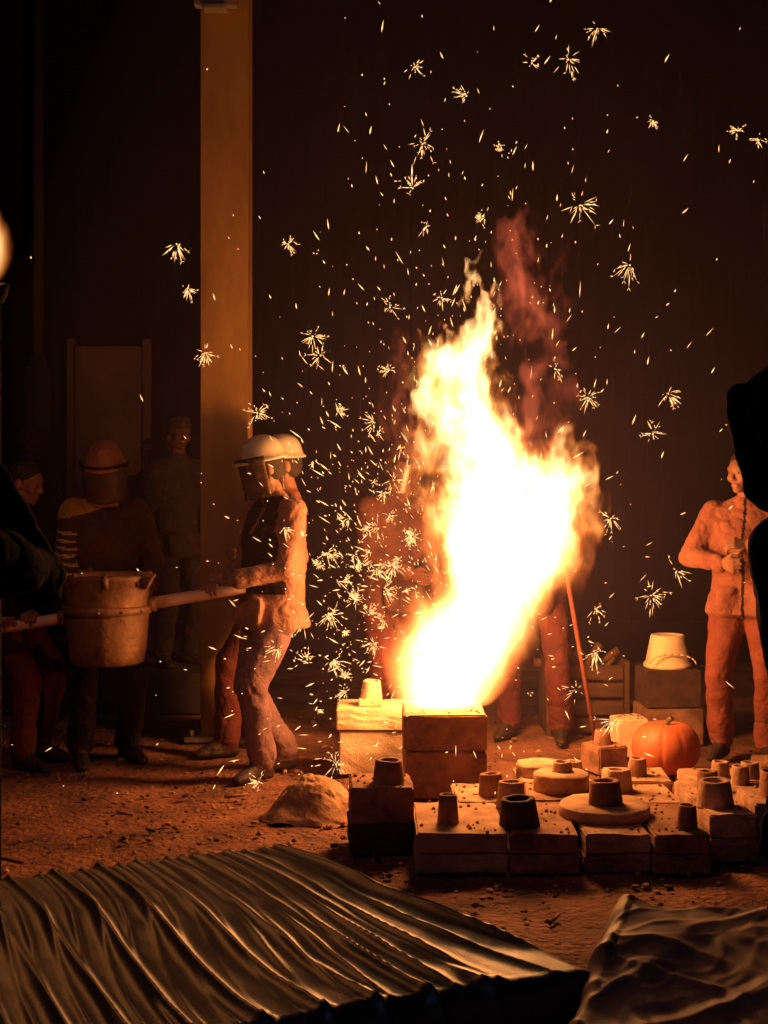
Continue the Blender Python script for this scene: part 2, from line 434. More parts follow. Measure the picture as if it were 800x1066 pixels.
def hand(name, G, d, n, parent, m, curl=1.2, side=1, k=1.0, grip=True):
    d = Vector(d).normalized(); n = Vector(n); n = (n - d * n.dot(d)).normalized()
    t = d.cross(n) * side
    w = (Vector(G) - d * .08 - n * .045) if grip else Vector(G)
    B = Blob()
    kn = [w + d * (.088 - .004 * abs(i - 1)) * k + t * (.034 - .0225 * i) * k for i in range(4)]
    B.hull([(w, .021 * k), (w + t * .012, .02 * k), (kn[0], .0125 * k), (kn[3], .0115 * k), (w + d * .03 + t * .022 + n * .006, .016 * k), (w + d * .03 - t * .022, .014 * k)])
    Ls = (.072, .081, .076, .060)
    for i in range(4):
        p = kn[i]; ang = 0; r = (.0105, .0108, .0102, .009)[i] * k
        for s, f in enumerate((.45, .31, .24)):
            ang += curl * (.75, 1.0, .7)[s] * (1 + .06 * i)
            q = p + (d * math.cos(ang) + n * math.sin(ang)) * Ls[i] * f * k * 1.05
            B.cap(p, q, r, r * .88); p = q; r *= .9
    p = w + d * .028 * k + t * .026 * k; q = p + (d * .55 + t * .6 + n * .45).normalized() * .04 * k
    B.cap(p, q, .0145 * k, .012 * k)
    q2 = q + (d * .7 + n * .8 * min(curl, 1) - t * .25).normalized() * .034 * k; B.cap(q, q2, .012 * k, .0105 * k)
    q3 = q2 + (d * .3 + n * .8 * min(curl, 1) - t * .6).normalized() * .026 * k; B.cap(q2, q3, .0105 * k, .009 * k)
    B.build(name, [m], parent, voxel=.0042, smooth=2)
    return w

GS = {1: 1, -1: 1}
def person(name, x, y, head_deg, top, pants, boots=None, skin=None, glove=None, H=1.78, z0=0,
           pelvis=(0, 0, 0), lean=0., side_lean=0., wr=None, wl=None, al=None, ar=None, look=0, nod=0, hat='hair', hatmat=None,
           hands=True, coat=.80, bulk=1.0, tagfn=None, extra=None, gl=None, gr=None, elbow=(.6, .6, -.5), curl=.45):
    a = D2R(head_deg); F = Vector((math.cos(a), math.sin(a), 0)); Lf = Vector((-math.sin(a), math.cos(a), 0)); U = Vector((0, 0, 1))
    s = H / 1.78; O = Vector((x, y, z0))
    par = empty(name, O)
    W = lambda f, l, z: O + (F * f + Lf * l + U * z) * s
    frame = Matrix((F, Lf, U)).transposed()
    boots = boots or M['boot']; skin = skin or M['skin']; glove = glove or M['glove']
    pz = .95 + pelvis[2]
    tl = Matrix.Rotation(lean, 3, Lf) @ Matrix.Rotation(-side_lean, 3, F)
    P = W(pelvis[0], pelvis[1], pz)
    T = lambda f, l, z: P + tl @ ((F * f + Lf * l + U * z) * s)
    tf = tl @ frame
    B = Blob(); b = bulk; sc = lambda r: tuple(q * s for q in r)
    chest = T(.0, 0, .33); waist = T(.0, 0, .14); neck = T(-.01, 0, .56); nt = T(.015, 0, .64)
    B.hull([(P, sc((.135 * b, .17 * b, .11))), (waist, sc((.13 * b, .165 * b, .1)))], 0, tf)
    B.hull([(waist, sc((.13 * b, .165 * b, .1))), (chest, sc((.14 * b, .185 * b, .12)))], 0, tf)
    shL = T(-.01, .185, .49); shR = T(-.01, -.185, .49)
    B.hull([(chest, sc((.138 * b, .18 * b, .12))), (shL, sc((.072, .06, .062))), (shR, sc((.072, .06, .062)))], 0, tf)
    B.hull([(shL, .045 * s), (shR, .045 * s), (neck, .062 * s)], 0)
    B.hull([(T(-.005, 0, .55), sc((.082, .078, .028))), (T(.0, 0, .585), sc((.074, .072, .016)))], 0, tf)
    B.cap(neck, nt, .056 * s, .052 * s, 3)
    if coat:
        B.hull([(P, sc((.145 * b, .178 * b, .08))), (W(pelvis[0], pelvis[1], coat), sc((.16 * b, .195 * b, .02)))], 0, frame)
        for g2 in (1, -1):   # patch pockets
            B.hull([(W(pelvis[0] + .145 * b, pelvis[1] + g2 * .095, coat + .06), sc((.022, .06, .055))), (W(pelvis[0] + .135 * b, pelvis[1] + g2 * .095, coat + .15), sc((.022, .06, .02)))], 0, frame)
    al = al or (0, .12); ar = ar or (0, -.12)
    for sg, an in ((1, al), (-1, ar)):
        hip = W(pelvis[0], pelvis[1] + sg * .09, pz - .03)
        ank = W(an[0], an[1], .09 + (an[2] if len(an) > 2 else 0))
        kn, ank = ik(hip, ank, .435 * s, .43 * s, F + Lf * sg * .25)
        B.cap(hip, kn, .098 * s * b, .080 * s, 1)
        B.cap(kn, ank + U * .03, .082 * s, .076 * s, 1)
        B.hull([(ank + U * .05, .05 * s), (ank - U * .03, .045 * s), (ank - F * .035 - U * .05, .036 * s)], 2)
        fd = (F + Lf * sg * .2).normalized()
        B.hull([(ank - fd * .04 - U * .052, .038 * s), (ank + fd * .09 - U * .058, (.046 * s, .046 * s, .032 * s)), (ank + fd * .17 - U * .064, (.036 * s, .036 * s, .026 * s)), (ank + fd * .03 - U * .01, .04 * s)], 2)
    for sg, sh, wv, gv, nm in ((1, shL, wl, gl, 'left_hand'), (-1, shR, wr, gr, 'right_hand')):
        if gv:
            G, hd, pn = gv; hd = Vector(hd).normalized(); pn = Vector(pn); pn = (pn - hd * pn.dot(hd)).normalized()
            w = hand(nm, G, hd, pn, par, glove, curl=1.15, side=GS[sg], k=1.05)
        else:
            wv = wv or (.06, sg * .27, .86)
            w = W(*wv)
        pole = -F * elbow[0] + Lf * sg * elbow[1] + U * elbow[2]
        el, w2 = ik(sh, w, .30 * s, .27 * s, pole)
        B.cap(sh, el, .074 * s * (.5 + b / 2), .062 * s, 9)
        B.cap(el, el.lerp(w2, .88), .064 * s, .048 * s, 9)
        B.cap(el.lerp(w2, .84), el.lerp(w2, .92), .053 * s, .053 * s, 9)
        B.cap(el.lerp(w2, .7), w2, .03 * s, .024 * s, 4)
        if not gv and hands:
            hd = (w2 - el).normalized()
            hand(nm, w2, hd, (-Lf * sg + F * .2), par, glove, curl=curl, side=(1 if hd.cross((-Lf * sg)).dot(F) > 0 else -1), k=1.0, grip=False)
    if extra: extra(B, W, T)
    seed = Vector((x * 3.1, y * 1.7, 0))
    def disp(p):
        q = p + seed
        v = noise.noise(Vector((q.x * 6 + q.z * 4, q.y * 6, q.z * 7 - q.x * 3))) * .011 + noise.noise(Vector((q.x * 15, q.y * 15 + q.z * 6, q.z * 13))) * .004
        k = noise.noise(Vector((q.x * 4 + q.z * 7, q.y * 5, q.z * 6 - q.x * 6 + 5)))
        r = max(0, 1 - abs(k) * 7)
        k2 = noise.noise(Vector((q.x * 7 - q.z * 9, q.y * 9, q.z * 5 + q.x * 8 + 9)))
        r2 = max(0, 1 - abs(k2) * 7)
        m = .5 + .5 * noise.noise(q * 3.3)
        return v - (r * .011 + r2 * .008) * m
    inv = frame.transposed()
    tf2 = (lambda c, t: tagfn(inv @ (c - O) / s, t)) if tagfn else None
    B.build('clothed_body', [top, pants, boots, skin, glove, M['stripe'], M['dark'], M['yellow']], par, voxel=.0105, smooth=3, disp=disp, tagfn=tf2)
    ha = a + D2R(look); hF = Vector((math.cos(ha), math.sin(ha), 0)); hL = Vector((-math.sin(ha), math.cos(ha), 0))
    fr = Matrix((hF, hL, U)).transposed(); fr = Matrix.Rotation(D2R(nod), 3, hL) @ fr
    hc = nt + fr @ Vector((.02, 0, .095)) * s
    Q = lambda f, l, z: hc + fr @ (Vector((f, l, z)) * s)
    h = Blob()
    h.hull([(Q(-.012, 0, .03), sc((.095, .076, .088))), (Q(-.02, 0, .0), sc((.085, .07, .08)))], 0, fr)
    h.hull([(Q(.03, 0, .02), sc((.066, .062, .07))), (Q(.03, 0, -.04), sc((.055, .052, .055)))], 0, fr)
    h.hull([(Q(.062, 0, -.098), sc((.022, .026, .018))), (Q(-.005, .048, -.062), .02 * s), (Q(-.005, -.048, -.062), .02 * s), (Q(.06, 0, -.06), sc((.026, .034, .02)))], 0, fr)
    h.cap(Q(.088, 0, .012), Q(.104, 0, -.03), .008 * s, .012 * s, 0)
    for g2 in (1, -1):
        h.cap(Q(.084, g2 * .012, .027), Q(.068, g2 * .05, .028), .010 * s, .01 * s, 0)
        h.hull([(Q(.060, g2 * .038, -.028), .026 * s)], 0)
        h.hull([(Q(.066, g2 * .031, .004), .020 * s)], 0)
        h.hull([(Q(-.012, g2 * .077, -.012), sc((.018, .010, .033)))], 0, fr)
        h.cap(Q(.095, g2 * .008, -.033), Q(.09, g2 * .013, -.034), .008 * s, .007 * s, 0)
    h.hull([(Q(.083, .017, -.066), .008 * s), (Q(.083, -.017, -.066), .008 * s), (Q(.090, 0, -.063), .008 * s)], 2)
    h.hull([(Q(.081, .014, -.077), .008 * s), (Q(.081, -.014, -.077), .008 * s), (Q(.087, 0, -.077), .0085 * s)], 2)
    h.cap(nt - U * .03, Q(-.01, 0, -.07), .05 * s, .05 * s, 0)
    if hat in ('hair', 'hardhat', 'bun'):
        h.hull([(Q(-.022, 0, .045), sc((.098, .083, .088))), (Q(-.045, 0, -.02), sc((.07, .078, .06)))], 1, fr)
    if hat == 'beanie':
        h.hull([(Q(-.015, 0, .055), sc((.108, .093, .098))), (Q(-.02, 0, .02), sc((.11, .096, .05)))], 3, fr)
        h.hull([(Q(-.05, 0, -.05), sc((.065, .08, .09)))], 1, fr)
    if hat == 'hood':
        h.hull([(Q(-.03, 0, .04), sc((.105, .095, .105))), (Q(-.05, 0, -.06), sc((.085, .09, .09)))], 3, fr)
        h.hull([(Q(-.03, 0, -.13), sc((.10, .11, .05)))], 3, fr)
        h.cap(Q(.04, .06, .08), Q(.04, -.06, .08), .03 * s, .03 * s, 3)
        h.cap(Q(.05, .055, .06), Q(.03, .06, -.1), .028 * s, .04 * s, 3); h.cap(Q(.05, -.055, .06), Q(.03, -.06, -.1), .028 * s, .04 * s, 3)
    hd_sd = Vector((x, y, 0))
    h.build('head', [skin, M['hair'], skin, hatmat or M['dark']], par, voxel=.0062, smooth=2,
            disp=(lambda p: noise.noise((p + hd_sd) * 14) * .010) if hat in ('hood', 'beanie') else None)
    bm = bmesh.new()
    for g2 in (1, -1):
        e = bmesh.new(); bmesh.ops.create_uvsphere(e, u_segments=12, v_segments=8, radius=.0105 * s)
        for v in e.verts: v.co += Q(.0775, g2 * .031, .005)
        merge(bm, e, 0, True)
    finish(bm, 'eyes', [M['eye']], par)
    if hat == 'hardhat':
        bm = bmesh.new(); rows = []
        prof = [(1.30, -.006), (1.31, .0), (1.24, .008), (1.05, .016), (1.0, .035), (.95, .065), (.82, .098), (.6, .122), (.32, .136), (.06, .14)]
        under = [(1.0, -.004), (1.29, -.010)]
        for r, z in under + prof:
            row = []
            for i in range(40):
                t = 2 * math.pi * i / 40; rr = r
                if r > 1.1: rr = r - .14 + .24 * max(0, math.cos(t)) ** 1.5
                rid = 1 + (.012 if abs(math.sin(t)) < .25 and z > .03 else 0)
                row.append(bm.verts.new(Q(-.005 + .116 * rr * math.cos(t), .100 * rr * math.sin(t), .045 + z * rid * .95)))
            rows.append(row)
        for p, q in zip(rows, rows[1:]):
            for i in range(40): bm.faces.new([p[i], p[(i + 1) % 40], q[(i + 1) % 40], q[i]]).smooth = True
        bm.faces.new(rows[-1])
        finish(bm, 'hard_hat', [hatmat or M['helmet']], par)
        bm = bmesh.new(); rows = []
        for k in range(9):
            z = .055 - k * .026; row = []
            for i in range(21):
                t = D2R(-82 + i * 8.2); rr = .142 - .0005 * k + (.006 if k == 0 else 0)
                row.append(bm.verts.new(Q(-.005 + rr * math.cos(t), rr * .93 * math.sin(t), z)))
            rows.append(row)
        for p, q in zip(rows, rows[1:]):
            for i in range(20): bm.faces.new([p[i], p[i + 1], q[i + 1], q[i]]).smooth = True
        o = finish(bm, 'face_shield', [M['visor']], par)
        m = o.modifiers.new('s', 'SOLIDIFY'); m.thickness = .002
        bm = bmesh.new()
        for i in range(20):
            t0 = D2R(-82 + i * 8.2); t1 = D2R(-82 + (i + 1) * 8.2)
            tube(bm, Q(-.005 + .147 * math.cos(t0), .138 * math.sin(t0), .06), Q(-.005 + .147 * math.cos(t1), .138 * math.sin(t1), .06), .009, seg=8)
        finish(bm, 'shield_band', [M['dark']], par)
    return par, W, T

# dark leather bib over the jacket (sleeves keep the jacket colour)
def vest(c, t):
    if t == 0 and .98 < c.z < 1.5 and c.x > .0 and abs(c.y) < .19 and not (abs(c.y) < .02 and c.z > 1.3): return 6
    return t
GS = {1: -1, -1: 1}
person('foundry_worker', -.60, 7.32, 214, M['jacket'], M['mauve'], H=1.80, pelvis=(-.0, 0, -.03), lean=.0, hat='hardhat', look=-18, nod=12,
       gl=((-.82, 7.2, barz(-.82)), (-.35, .9, -.15), (0, 0, -1)), gr=((-.93, 7.2, barz(-.93)), (-.1, -1, 0), (0, 0, -1)),
       al=(.12, .10), ar=(-.10, -.06), coat=.80, bulk=1.18, tagfn=vest, elbow=(.9, .5, -.6))
person('foundry_worker', -.55, 7.98, 195, M['rust'], M['red'], H=1.85, hat='hardhat', nod=4, al=(.38, .1), ar=(.20, -.14), pelvis=(.12, 0, -.05), lean=-.17,
       wl=(.28, .22, 1.12), wr=(.2, -.2, 1.0))
def hiviz(c, t):
    if t in (0, 9):
        if c.z > 1.47 - .25 * max(0, -c.y) and c.x > -.05 and c.y < .06: return 7
        if c.y < -.19 and (c.z * 26 + c.x * 7 + .3 * noise.noise(c * 12)) % 1 < .34 and 1.14 < c.z < 1.34: return 5
    return t
person('foundry_worker', -1.60, 7.66, -62, M['brown'], M['dark'], H=1.76, hat='hardhat', hatmat=M['rust'], look=-30, nod=18, lean=.12, tagfn=hiviz,
       wl=(.26, .20, 1.02), wr=(.30, -.16, 1.0), al=(.02, .14), ar=(.06, -.15), bulk=1.22)
GS = {1: 1, -1: -1}
person('foundry_worker', -2.12, 7.62, -20, M['dark'], M['red'], H=1.74, hat='hair', nod=14, look=5, lean=.12,
       gr=((-2.02, 7.2, barz(-2.02)), (.1, 1, 0), (0, 0, -1)), gl=((-1.9, 7.2, barz(-1.9)), (.1, -1, 0), (0, 0, -1)),
       al=(.12, .1), ar=(.2, -.16), pelvis=(-.02, 0, -.05))
person('foundry_worker', .02, 8.25, -50, M['brown'], M['red'], H=1.78, hat='hardhat', hatmat=M['brown'], nod=14, look=25, lean=.1, bulk=1.1,
       wl=(.3, .12, 1.0), wr=(.32, -.1, 1.05), glove=M['brown'])
person('foundry_worker', .95, 8.35, -110, M['brown'], M['red'], H=1.74, hat='hair', nod=15, lean=.15,
       wl=(.30, .16, 1.0), wr=(.28, -.15, .95), al=(.05, .17), ar=(.0, -.18))
person('foundry_worker', 2.08, 7.72, -112, M['rust'], M['rust2'], H=1.74, hat='hair', look=-30, nod=5,
       wl=(.24, .04, 1.26), wr=(.26, -.10, 1.16), coat=.86, bulk=1.22, al=(.02, .12), ar=(0, -.14), curl=.9, elbow=(.2, 1, -.6),
       tagfn=lambda c, t: 6 if (t == 0 and abs(c.y) < .008 and c.x > .05) else t)
# spectators on the platform
person('spectator', -1.48, 9.6, -50, M['dark'], M['dark'], H=1.74, z0=.28, hat='beanie', look=-8, skin=M['brown'])
person('spectator', -2.6, 9.9, -40, M['dark'], M['dark'], H=1.70, z0=.28, hat='hair', skin=M['brown'])
person('spectator', -1.72, 9.9, -55, M['black'], M['dark'], H=1.6, z0=.28, hat='hair', skin=M['brown'])
# near spectators at the frame edges
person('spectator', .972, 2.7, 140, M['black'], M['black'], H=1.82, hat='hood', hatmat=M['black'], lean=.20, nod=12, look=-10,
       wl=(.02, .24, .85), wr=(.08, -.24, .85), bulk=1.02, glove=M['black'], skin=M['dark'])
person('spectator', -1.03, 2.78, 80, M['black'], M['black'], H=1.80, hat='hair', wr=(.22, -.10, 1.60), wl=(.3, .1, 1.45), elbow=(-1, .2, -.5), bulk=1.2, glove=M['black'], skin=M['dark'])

bm = bmesh.new(); tube(bm, (1.06, 7.85, 1.08), (1.24, 7.8, 0.01), .013, seg=8)
finish(bm, 'skimming_rod', [M['rust2']])
sc_ = empty('scrap_crate', (1.3, 8.5, 0))
bm = bmesh.new()
for k in range(4): rough_box(bm, (1.05, 8.42, .02 + k * .11), (1.5, 8.44, .11 + k * .11), j=.002, cuts=1, bev=.004)
for k in range(4): rough_box(bm, (1.05, 8.80, .02 + k * .11), (1.5, 8.82, .11 + k * .11), j=.002, cuts=1, bev=.004)
for xx in (1.015, 1.505): rough_box(bm, (xx, 8.4, 0), (xx + .03, 8.84, .47), j=.002, cuts=1, bev=.004)
finish(bm, 'slats', [M['wood']], sc_)
bm = bmesh.new()
for k in range(18):
    p = Vector((R.uniform(1.1, 1.45), R.uniform(8.48, 8.75), R.uniform(.3, .48)))
    q = p + Vector((R.uniform(-.25, .25), R.uniform(-.05, .05), R.uniform(-.05, .2))); tube(bm, p, q, R.uniform(.012, .035), seg=8)
finish(bm, 'scrap_iron', [M['ladle']], sc_)

# ------------------------------------------------------------------ tarp covered tables
def tarp_table(F0, e_long, e_wide, Ll, Lw, z, seed, fold=1.0, drop=.34, crump=0, m=None):
    par = empty('tarp_covered_table', (F0[0], F0[1], 0))
    F0 = Vector((F0[0], F0[1], z)); a = Vector((*e_long, 0)).normalized(); b = Vector((*e_wide, 0)).normalized()
    nu, nv = 600, 180
    if crump: nu, nv = 300, 260
    bm = bmesh.new(); G = []
    def edge(t, L):
        r = .03
        if t < 0: q = -t; s = -1; base = 0
        elif t > L: q = t - L; s = 1; base = L
        else: return t, 0, 0
        ang = min(q / r, math.pi / 2 * .93)
        return base + s * r * math.sin(ang) + s * max(0, q - r * 1.46) * .12, -(r * (1 - math.cos(ang)) + max(0, q - r * 1.46)), s
    for i in range(nu + 1):
        row = []
        for j in range(nv + 1):
            u = -drop + (Ll + 2 * drop) * i / nu; v = -drop + (Lw + 2 * drop) * j / nv
            hu, du, su = edge(u, Ll); hv, dv, sv = edge(v, Lw)
            w = noise.noise(Vector((u * 1.1 + seed, v * .9, seed))) * .14 + .12 * v * math.sin(u * 1.6 + seed)
            n1 = noise.noise(Vector((u * 3, v * .7, seed + 4)))
            c1 = (1 - abs(math.sin((u + w) * 34 + 3.2 * n1))) ** 2.6
            c2 = (1 - abs(math.sin((u + w * 1.4) * 71 + 3.8 * n1 + 1))) ** 2
            a1 = .25 + 1.9 * max(0, noise.noise(Vector((u * 2.6, v * 1.6, seed + 9))) + .2)
            a2 = .25 + 1.8 * max(0, noise.noise(Vector((u * 3.6, v * 2.0, seed + 19))) + .2)
            hgt = (c1 * .014 * a1 + c2 * .007 * a2) * fold + .012 * noise.noise(Vector((u * 2.5, v * 2.5, seed))) + .003 * noise.noise(Vector((u * 16, v * 9, seed)))
            if crump:
                k1 = noise.noise(Vector((u * 3 + v * 2, v * 2.2, seed))); k2 = noise.noise(Vector((u * 6 - v * 5, v * 4, seed + 3))); k3 = noise.noise(Vector((u * 15, v * 10 + u * 8, seed + 5)))
                hgt += crump * (.009 * (1 - min(1, abs(k1) * 5)) + .006 * (1 - min(1, abs(k2) * 6)) + .002 * (1 - min(1, abs(k3) * 5)) + .014 * noise.noise(Vector((u * 2.5, v * 2.5, 7))))
            n = Vector((0, 0, 1))
            if su or sv:
                dn = min(1, (abs(du) + abs(dv)) * 12)
                out = (a * su + b * sv).normalized()
                n = n.lerp(out, dn).normalized(); hgt = hgt * 1.3 + .008 * dn * math.sin((u if sv else v) * 24 + 3 * n1)
            dd = -max(abs(du), abs(dv)) if (su and sv) else du + dv
            row.append(bm.verts.new(F0 + a * hu + b * hv + Vector((0, 0, dd)) + n * hgt))
        G.append(row)
    for p, q in zip(G, G[1:]):
        for j in range(nv): bm.faces.new([p[j], p[j + 1], q[j + 1], q[j]]).smooth = True
    finish(bm, 'tarp', [m or M['tarp']], par)
    bm = bmesh.new()
    for (uu, vv) in ((.06, .06), (Ll - .06, .06), (.06, Lw - .06), (Ll - .06, Lw - .06)):
        p = F0 + a * uu + b * vv; tube(bm, (p.x, p.y, 0), (p.x, p.y, z - .05), .025)
    finish(bm, 'legs', [M['steel2']], par)
tarp_table((-.245, 3.14), (-.92, -.39), (.60, -.80), 1.9, .97, .74, 3.0)
tarp_table((.50, 2.72), (1, .06), (-.30, -.95), 1.2, .95, .74, 11.0, fold=.0, crump=1, m=M['tarp2'])

# ------------------------------------------------------------------ fire
def flame_mat(name, zlo, zhi, cx, rr, yc, lobes, wisps, strength, amp=1.0, step=.5):
    m = bpy.data.materials.new(name); m.use_nodes = True
    nt = m.node_tree; N = nt.nodes; Lk = nt.links; N.remove(N['Principled BSDF'])
    def math_(op, a, b=None, c=None, clamp=False):
        n = N.new('ShaderNodeMath'); n.operation = op; n.use_clamp = clamp
        for i, q in enumerate((a, b, c)):
            if q is None: continue
            if isinstance(q, (int, float)): n.inputs[i].default_value = q
            else: Lk.new(q, n.inputs[i])
        return n.outputs[0]
    def vm(op, a, b, idx=0):
        n = N.new('ShaderNodeVectorMath'); n.operation = op
        for i, q in enumerate((a, b)):
            if q is None: continue
            if isinstance(q, tuple): n.inputs[i].default_value = q
            else: Lk.new(q, n.inputs[i])
        return n.outputs['Value'] if op == 'LENGTH' else n.outputs['Vector']
    tc = N.new('ShaderNodeTexCoord'); P0 = tc.outputs['Object']
    sep0 = N.new('ShaderNodeSeparateXYZ'); Lk.new(P0, sep0.inputs[0])
    st = vm('MULTIPLY', P0, (1, 1, .6))
    nz = N.new('ShaderNodeTexNoise'); nz.inputs['Scale'].default_value = 3.2; nz.inputs['Detail'].default_value = 3; nz.inputs['Roughness'].default_value = .62
    Lk.new(st, nz.inputs['Vector'])
    off = vm('SUBTRACT', nz.outputs['Color'], (.5, .5, .5))
    h = math_('MULTIPLY_ADD', sep0.outputs[2], .42 * amp, -.14 * amp - .42 * amp * (zlo - .42))
    h = math_('MAXIMUM', h, .06)
    sc = N.new('ShaderNodeVectorMath'); sc.operation = 'SCALE'; Lk.new(off, sc.inputs[0]); Lk.new(h, sc.inputs['Scale'])
    Pw = vm('ADD', P0, sc.outputs[0])
    sep = N.new('ShaderNodeSeparateXYZ'); Lk.new(Pw, sep.inputs[0])
    X, Y, Z = sep.outputs
    t = math_('DIVIDE', math_('SUBTRACT', Z, zlo), zhi - zlo, clamp=True)
    def curve(tab):
        n = N.new('ShaderNodeFloatCurve'); c = n.mapping.curves[0]
        pts = [((z - zlo) / (zhi - zlo), v) for z, v in tab]
        c.points[0].location = pts[0]; c.points[1].location = pts[-1]
        for p in pts[1:-1]: c.points.new(*p)
        n.mapping.update(); Lk.new(t, n.inputs['Value']); return n.outputs[0]
    dx = math_('SUBTRACT', X, curve(cx)); dy = math_('MULTIPLY', math_('SUBTRACT', Y, yc), 1.2)
    dist = math_('SQRT', math_('ADD', math_('MULTIPLY', dx, dx), math_('MULTIPLY', dy, dy)))
    f = math_('SUBTRACT', 1, math_('DIVIDE', dist, math_('MAXIMUM', curve(rr), .002)))
    def ell(c, r):
        return math_('SUBTRACT', 1, vm('LENGTH', vm('DIVIDE', vm('SUBTRACT', Pw, c), r), None))
    for c, r in lobes: f = math_('MAXIMUM', f, ell(c, r))
    n2 = N.new('ShaderNodeTexNoise'); n2.inputs['Scale'].default_value = 8; n2.inputs['Detail'].default_value = 3
    Lk.new(vm('MULTIPLY', Pw, (1, 1, .42)), n2.inputs['Vector'])
    rag = math_('MULTIPLY', math_('SUBTRACT', n2.outputs['Fac'], .52), math_('MULTIPLY', h, 3.4))
    f = math_('ADD', f, rag)
    fc = math_('MAXIMUM', f, 0)
    s1 = math_('MULTIPLY', math_('POWER', math_('MINIMUM', math_('MULTIPLY', fc, 2.0), 1), 1.5), strength)
    cr = N.new('ShaderNodeValToRGB'); Lk.new(fc, cr.inputs[0])
    el = cr.color_ramp.elements
    el[0].position = 0; el[0].color = (1, .14, .025, 1); el[1].position = .48; el[1].color = (1, .56, .21, 1)
    e = el.new(.22); e.color = (1, .30, .055, 1)
    em = N.new('ShaderNodeEmission'); Lk.new(cr.outputs[0], em.inputs[0]); Lk.new(s1, em.inputs[1])
    outp = em.outputs[0]
    if wisps:
        w = None
        for c, r in wisps:
            q = ell(c, r); w = q if w is None else math_('MAXIMUM', w, q)
        rag2 = math_('MULTIPLY', math_('SUBTRACT', n2.outputs['Fac'], .54), 3.4)
        w = math_('MAXIMUM', math_('ADD', w, rag2), 0)
        w = math_('MULTIPLY', math_('MINIMUM', w, .8), 3.2)
        e2 = N.new('ShaderNodeEmission'); e2.inputs[0].default_value = (1, .17, .07, 1); Lk.new(w, e2.inputs[1])
        ad = N.new('ShaderNodeAddShader'); Lk.new(outp, ad.inputs[0]); Lk.new(e2.outputs[0], ad.inputs[1]); outp = ad.outputs[0]
    Lk.new(outp, N['Material Output'].inputs['Volume'])
    try: m.cycles.volume_step_rate = step
    except Exception as ex: print('step', ex)
    return m

cx = [(.40, .305), (.6, .33), (.8, .41), (.92, .48), (1.1, .61), (1.3, .65), (1.5, .65), (1.65, .61), (1.75, .57), (1.9, .49), (2.1, .43), (2.3, .40), (2.4, .43), (2.7, .5)]
rr = [(.40, .28), (.6, .37), (.8, .41), (.92, .41), (1.1, .43), (1.3, .48), (1.5, .48), (1.65, .39), (1.75, .33), (1.9, .25), (2.1, .21), (2.3, .15), (2.4, .09), (2.7, .0)]
fm = flame_mat('flame_gas', .40, 2.7, cx, rr, 7.0, [((.88, 7, 1.50), (.24, .2, .34))], [((.74, 7, 2.62), (.20, .15, .30)), ((.12, 7.05, 1.95), (.15, .13, .35)), ((.85, 7, 2.0), (.16, .16, .34))], 22, step=.42)
B = Blob()
prev = None
for z, c, r in ((.46, .305, .28), (.8, .40, .45), (1.1, .58, .50), (1.5, .62, .58), (1.9, .5, .58), (2.3, .45, .50), (2.75, .65, .38), (2.95, .74, .22)):
    cur = ((c, 7, z), (r, min(r, .42), r * .5 if z > .5 else .04))
    if prev: B.hull([prev, cur])
    prev = cur
fl = B.build('flame', [fm], None, voxel=.05, smooth=0)
# a luminous gas casts no shadow: skip marching it for shadow rays
fl.visible_shadow = False
def pl(name, loc, e, r, par, col=(1, .33, .08)):
    l = bpy.data.lights.new(name, 'POINT'); l.energy = e; l.shadow_soft_size = r; l.color = col
    o = bpy.data.objects.new(name, l); o.location = loc; S.collection.objects.link(o); o.parent = par
    o.matrix_parent_inverse = Matrix.Translation(-par.location)
pl('fire_light', (.55, 7.0, 1.35), 160, .2, fl)
pl('fire_light_base', (.33, 7.0, .75), 60, .13, fl)

# thin haze hanging in the yard, lit by the fire
hz = bpy.data.materials.new('smoke_haze'); hz.use_nodes = True
nt = hz.node_tree; nt.nodes.remove(nt.nodes['Principled BSDF'])
vs = nt.nodes.new('ShaderNodeVolumeScatter'); vs.inputs['Density'].default_value = .014; vs.inputs['Color'].default_value = (.75, .55, .8, 1)
nt.links.new(vs.outputs[0], nt.nodes['Material Output'].inputs['Volume'])
try: hz.cycles.homogeneous_volume = True
except Exception: pass
B = Blob(); B.hull([((.7, 8.0, 1.9), (3.0, 2.4, 2.8)), ((.9, 8.0, 3.2), (2.8, 2.2, 2.4))])
B.build('smoke_haze', [hz], None, voxel=.15, smooth=2)

# torch at the left edge
tr = empty('burning_torch', (-1.44, 5.0, 0))
bm = bmesh.new(); tube(bm, (-1.435, 5.0, 0), (-1.435, 5.0, 2.3), .012, seg=10)
lathe(bm, [(.02, 0), (.035, .03), (.04, .07), (.03, .07), (.02, .03)], (-1.435, 5.0, 2.26))
finish(bm, 'pole_and_cup', [M['dark']], tr)
cx2 = [(2.33, .5), (2.5, .5), (2.66, .47)]; rr2 = [(2.33, .05), (2.42, .11), (2.54, .08), (2.66, .0)]
tm = flame_mat('torch_gas', 2.33, 2.66, cx2, rr2, 0, [], [], 12, amp=1.6, step=.4)
bm = bmesh.new(); bmesh.ops.create_cube(bm, size=1)
for v in bm.verts: v.co = Vector((.5 + .32 * v.co.x, .32 * v.co.y, 2.335 + .38 * (v.co.z + .5)))
me_o = finish(bm, 'torch_flame', [tm], tr)
me_o.location = (-1.49 - .5, 5.0, 0); me_o.visible_shadow = False
pl('torch_light', (-1.50, 5.0, 2.45), 26, .02, tr)

